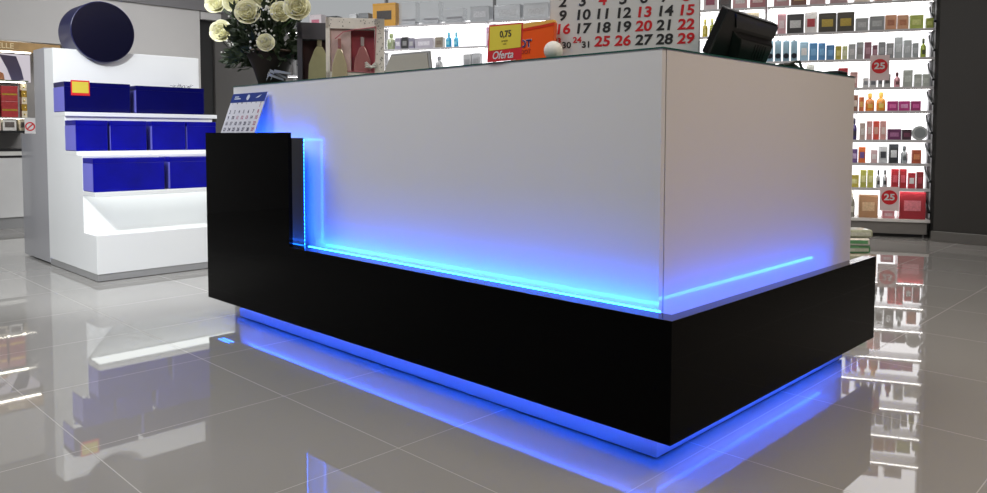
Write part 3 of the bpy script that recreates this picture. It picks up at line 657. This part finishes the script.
MB().box(-w+.019, -.019, .012, .050, .0365, h-.047).build('pink_shade_panel', mat((.62, .45, .43), .4, var=.3, scale=20), gb)
mb = MB(); fr = [(-.070, .040), (w-.045, .034), (w-.036, h-.036), (.0, h-.050), (-.05, h-.060), (-.085, h-.09)]
for a_, b_ in zip(fr, fr[1:]): mb.tube([(a_[0], -.003, a_[1]), (b_[0], -.003, b_[1])], .0024, 6)
mb.build('window_border', mat((.50, .14, .17), .4), gb, smooth=True)
flask(gb, -.066, -.026, .0005, .175, .068, (.50, .43, .28), (.50, .22, .20))
flask(gb, .030, .016, .0370, .15, .075, (.42, .17, .17), (.6, .5, .5))
mb = MB()
for s_ in (-1, 1):
    for j in range(3): mb.tube([(.066, -.008, .058), (.066+s_*.020, -.012, .066+.010*j-.008), (.066+s_*.026, -.010, .056+.010*j), (.066, -.008, .056)], .0032, 6)
mb.ball((.066, -.010, .057), .007)
mb.build('bow', mat((.72, .68, .64), .4), gb, smooth=True)
mb = MB()
for k in range(22): mb.disc_y(-w+.012+.22*rnd.random(), h-.006-.03*rnd.random(), rnd.uniform(.002, .004), -.0012, -.0002, 8)
for k in range(26): mb.disc_y(w-.004-.028*rnd.random(), .04+.2*rnd.random(), rnd.uniform(.0015, .0035), -.0012, -.0002, 8)
mb.build('lace_print', mat((.40, .37, .34), .5), gb)

# reclined tan framed card
fc = thing('framed_card', 'dark-framed tan card leaning back on the counter beside the ornate gift box', 'display card', (-2.345, 1.93, Z), (math.radians(-28), 0, math.radians(6)))
MB().prism([(-.16, 0), (.115, 0), (.055, .108), (-.16, .108)], 'y', .0, .008).build('frame', mat((.05, .045, .035), .4), fc, bevel=.001)
MB().prism([(-.155, .002), (.100, .002), (.047, .098), (-.155, .098)], 'y', -.002, -.0002).build('tan_face', mat((.20, .18, .135), .5), fc)
MB().box(-.02, .02, .0085, .05, 0, .01).build('foot', BLACK, fc)

# price sign and orange carton
ps = thing('offer_sign', 'yellow and red offer price card at the front edge of the counter', 'sign', (-1.688, 1.7755, Z+.0055), math.radians(4))
MB().prism([(-.074, -.006), (.066, -.004), (.072, .108), (-.066, .112)], 'y', -.002, 0).build('red_card', RED, ps)
MB().prism([(-.064, .030), (.064, .033), (.067, .104), (-.062, .107)], 'y', -.003, -.0022).build('yellow_panel', mat((.76, .62, .05), .5, var=.04), ps)
text('price', [('0,75', .004, .078, .028)], INK, ps, -.0036, bold=.02)
text('script_word', [('Oferta', -.010, .013, .034, .95, .3)], PAPER, ps, -.0026, bold=.012)
text('small_print', [('precio', .0, .058, .010), ('und', .0, .048, .009)], mat((.3, .24, .04), .6), ps, -.0036)
MB().box(-.02, .02, .0, .03, -.004, -.001).build('foot', mat((.6, .6, .6), .2, coat=1), ps)
oc = thing('orange_carton', 'bright orange carton with dark lettering behind the yellow offer sign', 'carton', (-1.712, 1.90, Z), math.radians(10))
MB().prism([(-.06, 0), (.098, 0), (.108, .128), (-.06, .112)], 'y', 0, .02).build('box', mat((.85, .11, .005), .4, coat=.3, var=.05), oc, bevel=.002)
MB().prism([(-.056, .1135), (.106, .1295), (.10, .138), (-.02, .134)], 'y', .003, .02).build('lid', mat((.80, .50, .10), .4), oc)
MB().prism([(-.0599, .104), (.1055, .119), (.107, .127), (-.0599, .111)], 'y', -.0012, -.0002).build('edge_stripe', mat((.70, .04, .01), .4), oc)
text('lettering_outline', [('BOOT', -.026, .066, .034)], mat((.75, .75, .8), .5), oc, -.0008, bold=.05)
text('lettering', [('BOOT', -.026, .066, .034)], mat((.02, .02, .16), .5), oc, -.0022, bold=.02)
text('lettering_small', [('BOOT', -.006, .040, .018)], mat((.35, .02, .02), .5), oc, -.0015, bold=.01)
mb = MB().ball((0, 0, .03), .03, 20, 12)
tag(mb.build('paper_roll', mat((.88, .87, .82), .5), smooth=True, loc=(-1.565, 1.865, Z)), 'round cream ball between the orange carton and the big calendar', 'ball')

# monitor seen from behind, tilted back over the counter edge
mo = thing('black_monitor', 'black touch screen monitor seen from behind on the short side of the counter', 'monitor', (-1.2, 2.147, Z))
B0, B1 = Vector((0, .025, .012)), Vector((0, .40, .006)); T0, T1 = Vector((.085, -.01, .140)), Vector((.085, .33, .128))
nrm = (B1-B0).cross(T0-B0).normalized()
if nrm.x < 0: nrm = -nrm
def slab(P, off0, off1): 
    m_ = MB(); v = [p+nrm*off0 for p in P]+[p+nrm*off1 for p in P]
    return m_.add(v, [(0, 1, 2, 3), (7, 6, 5, 4), (0, 4, 5, 1), (1, 5, 6, 2), (2, 6, 7, 3), (3, 7, 4, 0)])
slab([B0, B1, T1, T0], -.028, 0).build('shell', mat((.006, .006, .007), .35), mo, bevel=.004)
def bil(u, v): return (B0*(1-u)+B1*u)*(1-v)+(T0*(1-u)+T1*u)*v
inn = [bil(.30, .05), bil(.97, .05), bil(.97, .62), bil(.22, .62)]; inb = [bil(.38, .10), bil(.93, .10), bil(.93, .55), bil(.32, .55)]
m_ = MB(); v = [p+nrm*.0005 for p in inn]+[p+nrm*.022 for p in inb]
m_.add(v, [(0, 1, 2, 3), (7, 6, 5, 4), (0, 4, 5, 1), (1, 5, 6, 2), (2, 6, 7, 3), (3, 7, 4, 0)]).build('back_housing', mat((.008, .008, .009), .3), mo, bevel=.003)
top_b = [bil(.24, .70), bil(.99, .70), bil(.99, .96), bil(.14, .96)]
m_ = MB(); v = [p+nrm*.0005 for p in top_b]+[p+nrm*.004 for p in top_b]
m_.add(v, [(0, 1, 2, 3), (7, 6, 5, 4), (0, 4, 5, 1), (1, 5, 6, 2), (2, 6, 7, 3), (3, 7, 4, 0)]).build('top_bevel', mat((.035, .035, .037), .3), mo)
m_ = MB()
for k in range(5):
    u = .62+.05*k; m_.tube([bil(u, .15)+nrm*.0225, bil(u-.02, .5)+nrm*.0225], .0015, 5)
m_.build('vents', mat((.03, .03, .032), .3), mo)
MB().box(-.12, -.005, .12, .34, 0, .012).build('base', BLACK, mo, bevel=.003)
MB().box(-.07, -.02, .18, .26, .0125, .06).build('stem', BLACK, mo, bevel=.003)
# cables and small bits
mb = MB()
for k in range(4):
    pts = []
    for i in range(13):
        q = i/12; pts.append((-.02+.02*math.sin(5*q+k)-.01*k, .27*q-.02, .008+.028*math.sin(PI*q)**2*(1-.15*k)+.004*math.sin(9*q+k)))
    mb.tube(pts, .005, 6)
tag(mb.build('cable_bundle', mat((.012, .014, .010), .45), smooth=True, loc=(-1.16, 2.66, Z)), 'tangle of black cables on the counter edge right of the monitor', 'cable')
mo2 = thing('card_reader', 'small black device on the counter edge near the far corner', 'device', (-1.15, 3.07, Z))
MB().box(-.03, .03, -.045, .045, 0, .014).build('body', BLACK, mo2, bevel=.004)
MB().box(-.02, .02, -.02, .03, .0145, .017).build('keypad', mat((.1, .1, .1), .5), mo2)

# pile of wrapped packs on the floor beyond the counter
cols = ['#b8bfae', '#5f9c6a', '#c9cdbf', '#8fae8a', '#c8c4b0', '#4f8c5c', '#d0d2c8', '#b0b49c']
zz = 0
for k in range(8):
    h = .044
    t = thing('wrapped_pack', 'wrapped green and white pack beyond the counter, %s from the floor in its pile' % ('first', 'second', 'third', 'fourth', 'fifth', 'sixth', 'seventh', 'topmost, eighth')[k], 'pack', (-1.56+.006*math.sin(k*2), 4.45, zz), math.radians(40+5*math.sin(k*3)), 'pile of wrapped packs on the floor')
    MB().box(-.085, .085, -.07, .07, 0, h).build('pack', mat(cols[k], .3, coat=.6, var=.5, scale=45), t, bevel=.012)
    MB().box(-.07, .07, -.073, -.0703, .012, .03).build('paper_band', mat(cols[(k+3) % 8], .4, var=.4, scale=60), t)
    zz += h

# ================================================================ light
def area(name, loc, size, power, color=(1, 1, 1), rot=(0, 0, 0), sy=None):
    l = bpy.data.lights.new(name, 'AREA'); l.energy = power; l.color = color; l.size = size
    if sy: l.shape = 'RECTANGLE'; l.size_y = sy
    o = bpy.data.objects.new(name, l); C.objects.link(o); o.location = loc; o.rotation_euler = rot; return o
PANEL = glow((1, .97, .93), 1.0, 'panel')
def look(o, target):
    d = Vector(target)-o.location; o.rotation_euler = d.to_track_quat('-Z', 'Y').to_euler()
def spot(name, loc, target, power, angle, color=(1, 1, 1), r=.08, blend=.6):
    l = bpy.data.lights.new(name, 'SPOT'); l.energy = power; l.spot_size = math.radians(angle); l.spot_blend = blend; l.color = color; l.shadow_soft_size = r
    o = bpy.data.objects.new(name, l); C.objects.link(o); o.location = loc; look(o, target); return o
area('ceiling_lamp', (-1.6, .2, 2.96), 1.6, 38, (1, .98, .95))
area('ceiling_lamp', (-4.2, .2, 2.96), 1.6, 62, (.96, .98, 1))
area('ceiling_lamp', (1.0, 2.6, 2.96), 1.4, 74, (1, .84, .69))
area('ceiling_lamp', (-2.2, 3.8, 2.96), 1.6, 44, (1, .97, .93))
area('ceiling_lamp', (-6.2, 3.0, 2.96), 1.4, 62, (.98, .98, 1))
spot('track_spot', (-3.0, -.4, 2.9), (-5.1, 1.9, .6), 500, 50, (.95, .99, 1))
w = bpy.data.worlds.new('world'); bpy.context.scene.world = w; w.use_nodes = True
w.node_tree.nodes['Background'].inputs[0].default_value = (.5, .5, .52, 1); w.node_tree.nodes['Background'].inputs[1].default_value = .2
sc_ = bpy.context.scene
sc_.view_settings.view_transform = 'Standard'; sc_.view_settings.look = 'None'; sc_.view_settings.exposure = 0; sc_.view_settings.gamma = 1
sc_.view_settings.use_curve_mapping = False
sc_.cycles.use_denoising = True
sc_.cycles.max_bounces = 8
